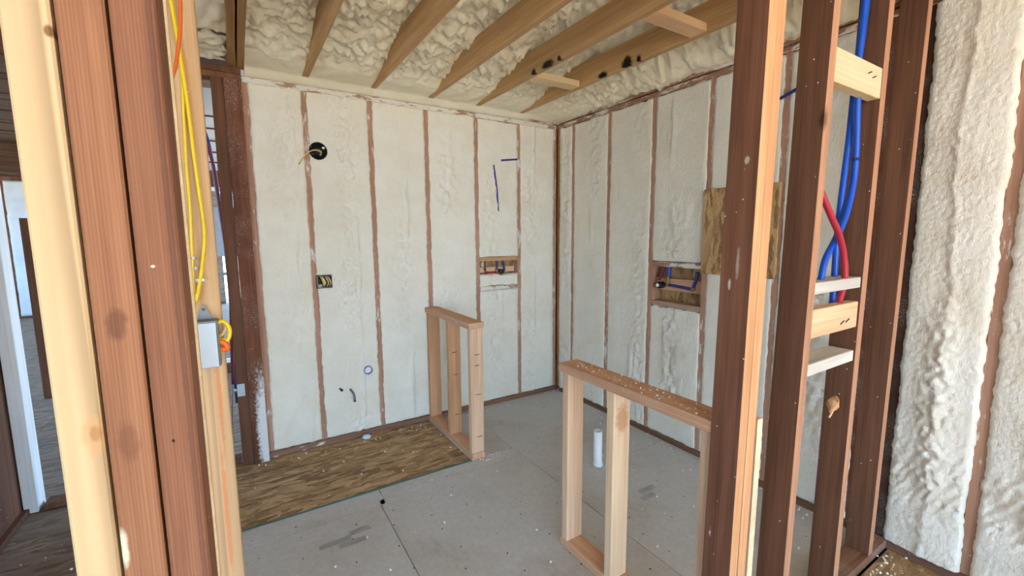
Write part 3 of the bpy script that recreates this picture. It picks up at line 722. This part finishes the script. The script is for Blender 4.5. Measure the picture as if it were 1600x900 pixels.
pex([(-.74, -2.395, 2.5), (-.745, -2.395, 2.2), (-.80, -2.395, 1.95), (-.835, -2.40, 1.75), (-.842, -2.43, 1.60), (-.777, -2.449, 1.488), (-.706, -2.449, 1.425), (-.653, -2.449, 1.348), (-.631, -2.449, 1.257), (-.627, -2.43, 1.15)], .0105, m_redp, 'red pipe curving down between the two partition studs')
o = tube('cable_tie', [(-.578, -2.425, 1.682), (-.562, -2.440, 1.684), (-.545, -2.425, 1.686), (-.53, -2.42, 1.688)], .004, m_black, origin=(-.56, -2.42, 1.684)); tag(o, 'black tie clamp around the blue pipe', 'clamp')
# splintered peg on the third stud
pg = empty('wood_peg', (-.575, -2.432, .803), label='broken splintered wood peg stuck in the dark stud', cat='peg')
V, F = [], []
for i, (a, r) in enumerate(((0, .012), (.02, .017), (.045, .019), (.06, .012), (.085, .005))):
    for j in range(8):
        q = j*math.pi/4; rr = r*(1+.5*nz(i*3.1, j*1.7, 4))
        V.append((-a, -.012*i*.4+rr*math.cos(q), .010-a*.28+rr*math.sin(q)))
for i in range(4):
    for j in range(8): F.append((i*8+j, i*8+(j+1) % 8, (i+1)*8+(j+1) % 8, (i+1)*8+j))
F.append(tuple(32+j for j in range(8)))
mesh_from('peg_body', V, F, m_fir_b, pg, False)
tube('splinter', [(-.03, -.01, .0), (-.07, -.02, -.012), (-.10, -.022, -.03)], .004, m_fir_z, pg, n=5)
# bark splinter on the sole
# ------------------------------------------------------------------ junction box and cables on the pine stud
jb = empty('junction_box', (-2.4985, PY-.022, 1.198), label='grey steel junction box screwed to the pale pine stud', cat='electrical box')
box('box_body', (-.026, -.02, -.052), (.024, .02, .048), m_steel, jb, .0015)
V = [(-.012, .012, .046), (.018, .012, .046), (.005, .012, .082), (-.001, .012, .082), (-.012, .016, .046), (.018, .016, .046), (.005, .016, .082), (-.001, .016, .082)]
mesh_from('mounting_tab', V, [(0, 1, 2, 3), (7, 6, 5, 4), (0, 4, 5, 1), (1, 5, 6, 2), (2, 6, 7, 3), (3, 7, 4, 0)], m_steel_d, jb, False)
lathe('tab_screw', [(0, -.002), (.003, -.002), (.003, .002)], m_brass, jb, axis='y', loc=(.002, .012, .073), n=10)
box('top_flange', (-.028, -.018, .046), (.026, .018, .051), m_steel_d, jb, .001)
mesh_from('bottom_tab', [(-.008, .018, -.052), (.012, .018, -.052), (.008, .018, -.060), (-.004, .018, -.060)], [(0, 1, 2, 3)], m_steel_d, jb, False)
box('side_flange', (.024, -.018, -.05), (.027, .02, .05), m_steel_d, jb, .001)
tube('yellow_wire', [(.020, -.006, .040), (.036, -.01, .046), (.047, -.01, .028), (.042, -.01, .004), (.026, -.006, .006)], .0042, m_yellow, jb)
tube('yellow_wire', [(.024, .0, .012), (.034, -.004, .018), (.042, -.004, .034)], .0032, m_cream, jb)
tube('orange_wire', [(.020, -.008, .002), (.034, -.012, .0), (.040, -.012, -.014), (.028, -.008, -.016)], .0058, m_orange, jb)
tube('ground_wire', [(.022, -.004, -.008), (.030, -.01, -.016), (.024, -.004, -.024)], .0032, m_yellow, jb)
yc = tube('power_cable', [(-2.530, PY-.010, 2.25), (-2.510, PY-.010, 2.0), (-2.501, PY-.011, 1.878), (-2.495, PY-.011, 1.788), (-2.491, PY-.011, 1.706), (-2.488, PY-.011, 1.603), (-2.485, PY-.011, 1.524), (-2.482, PY-.011, 1.443), (-2.488, PY-.011, 1.388), (-2.498, PY-.011, 1.332), (-2.508, PY-.011, 1.29)], .006, m_yellow, flat=(.0075, .004), origin=(-2.5, PY, 1.6)); tag(yc, 'thick yellow cable stapled down the pale pine stud', 'cable')
yc2 = tube('power_cable', [(-2.505, PY-.006, 2.0), (-2.4965, PY-.006, 1.789), (-2.500, PY-.006, 1.668), (-2.503, PY-.006, 1.577), (-2.504, PY-.006, 1.483), (-2.508, PY-.006, 1.388), (-2.512, PY-.006, 1.28)], .0028, m_yellow, origin=(-2.51, PY, 1.6)); tag(yc2, 'thin yellow cable along the left edge of the pine stud', 'cable')
oc = tube('power_cable', [(-2.478, -2.1, 2.2), (-2.4795, -2.1, 1.9), (-2.480, -2.1, 1.848), (-2.483, -2.1, 1.805), (-2.489, -2.1, 1.766), (-2.496, -2.1, 1.732), (-2.51, -2.1, 1.69)], .006, m_orange, flat=(.0062, .003), origin=(-2.48, -2.1, 1.9)); tag(oc, 'orange cable bending behind the redwood jamb near the top', 'cable')
for k, (x, z, w, lab) in enumerate(((-2.496, 1.336, .010, 'white cable staple across the thick yellow cable'), (-2.503, 1.362, .004, 'white staple middle of three on the pine stud'), (-2.506, 1.384, .004, 'white staple highest of three on the pine stud'))):
    c = empty('cable_staple', (x, PY-.012, z), label=lab, cat='cable staple', group='white cable staples on the pine stud')
    box('strap', (-w, -.004, -.003), (w, .004, .003), m_white, c, .001)
    for s in (-1, 1): lathe('nail_head', [(0, -.006), (.002, -.006), (.002, .010)], m_steel, c, axis='y', loc=(s*w*.75, 0, 0), n=8)
# pipes dropping beside the corner post
o = tube('water_pipe', [(-2.60, .10, 2.18), (-2.535, .10, 1.98), (-2.508, .10, 1.84), (-2.495, .10, 1.62), (-2.482, .10, 1.35), (-2.478, .10, 1.1), (-2.495, .10, .75), (-2.505, .10, .50)], .010, m_maroon, origin=(-2.5, .1, 1.3)); tag(o, 'maroon pipe hanging beside the dark corner post', 'pipe')
o = tube('water_pipe', [(-2.60, .155, 2.26), (-2.54, .155, 2.06), (-2.515, .155, 1.90), (-2.500, .155, 1.62), (-2.486, .155, 1.35), (-2.482, .155, 1.0), (-2.490, .155, .75), (-2.492, .11, .46)], .010, m_navy, origin=(-2.49, .155, 1.3)); tag(o, 'dark blue pipe hanging beside the dark corner post', 'pipe')
sv = empty('stop_valve', (-2.49, .11, .40), label='small steel stop valve at the end of the blue pipe', cat='valve')
lathe('valve_body', [(0, -.03), (.012, -.03), (.012, .03), (.014, .03), (.014, .06), (0, .06)], m_steel_d, sv)
tube('valve_arm', [(0, 0, -.01), (.02, -.01, -.03), (.035, -.01, -.035)], .009, m_steel_d, sv)
lathe('crimp_ring', [(.0125, .05), (.0145, .05), (.0145, .065), (.0125, .065)], m_white, sv)
np_ = box('nail_plate', (-2.484, -.034, .452), (-2.443, -.031, .53), m_steel, None, .0008); tag(np_, 'galvanised nail plate on the dark corner post', 'metal plate')
# small pale scrap at the foot of the back wall
sc = lathe('foam_scrap', [(0, 0), (.028, .002), (.032, .010), (.022, .020), (0, .023)], plain('pale_blue_foam', L(206, 222, 236), .6), None, n=14, loc=(-1.735, -.045, -.004)); tag(sc, 'pale blue scrap lying at the foot of the back wall', 'scrap')
# red pipe buried in the ceiling foam
REDP = [(-.98, -1.50, 2.60), (-.93, -1.56, 2.575), (-.86, -1.62, 2.575)]
o = tube('water_pipe', REDP, .014, m_redp, origin=REDP[1]); tag(o, 'red pipe half buried in the ceiling foam', 'pipe')
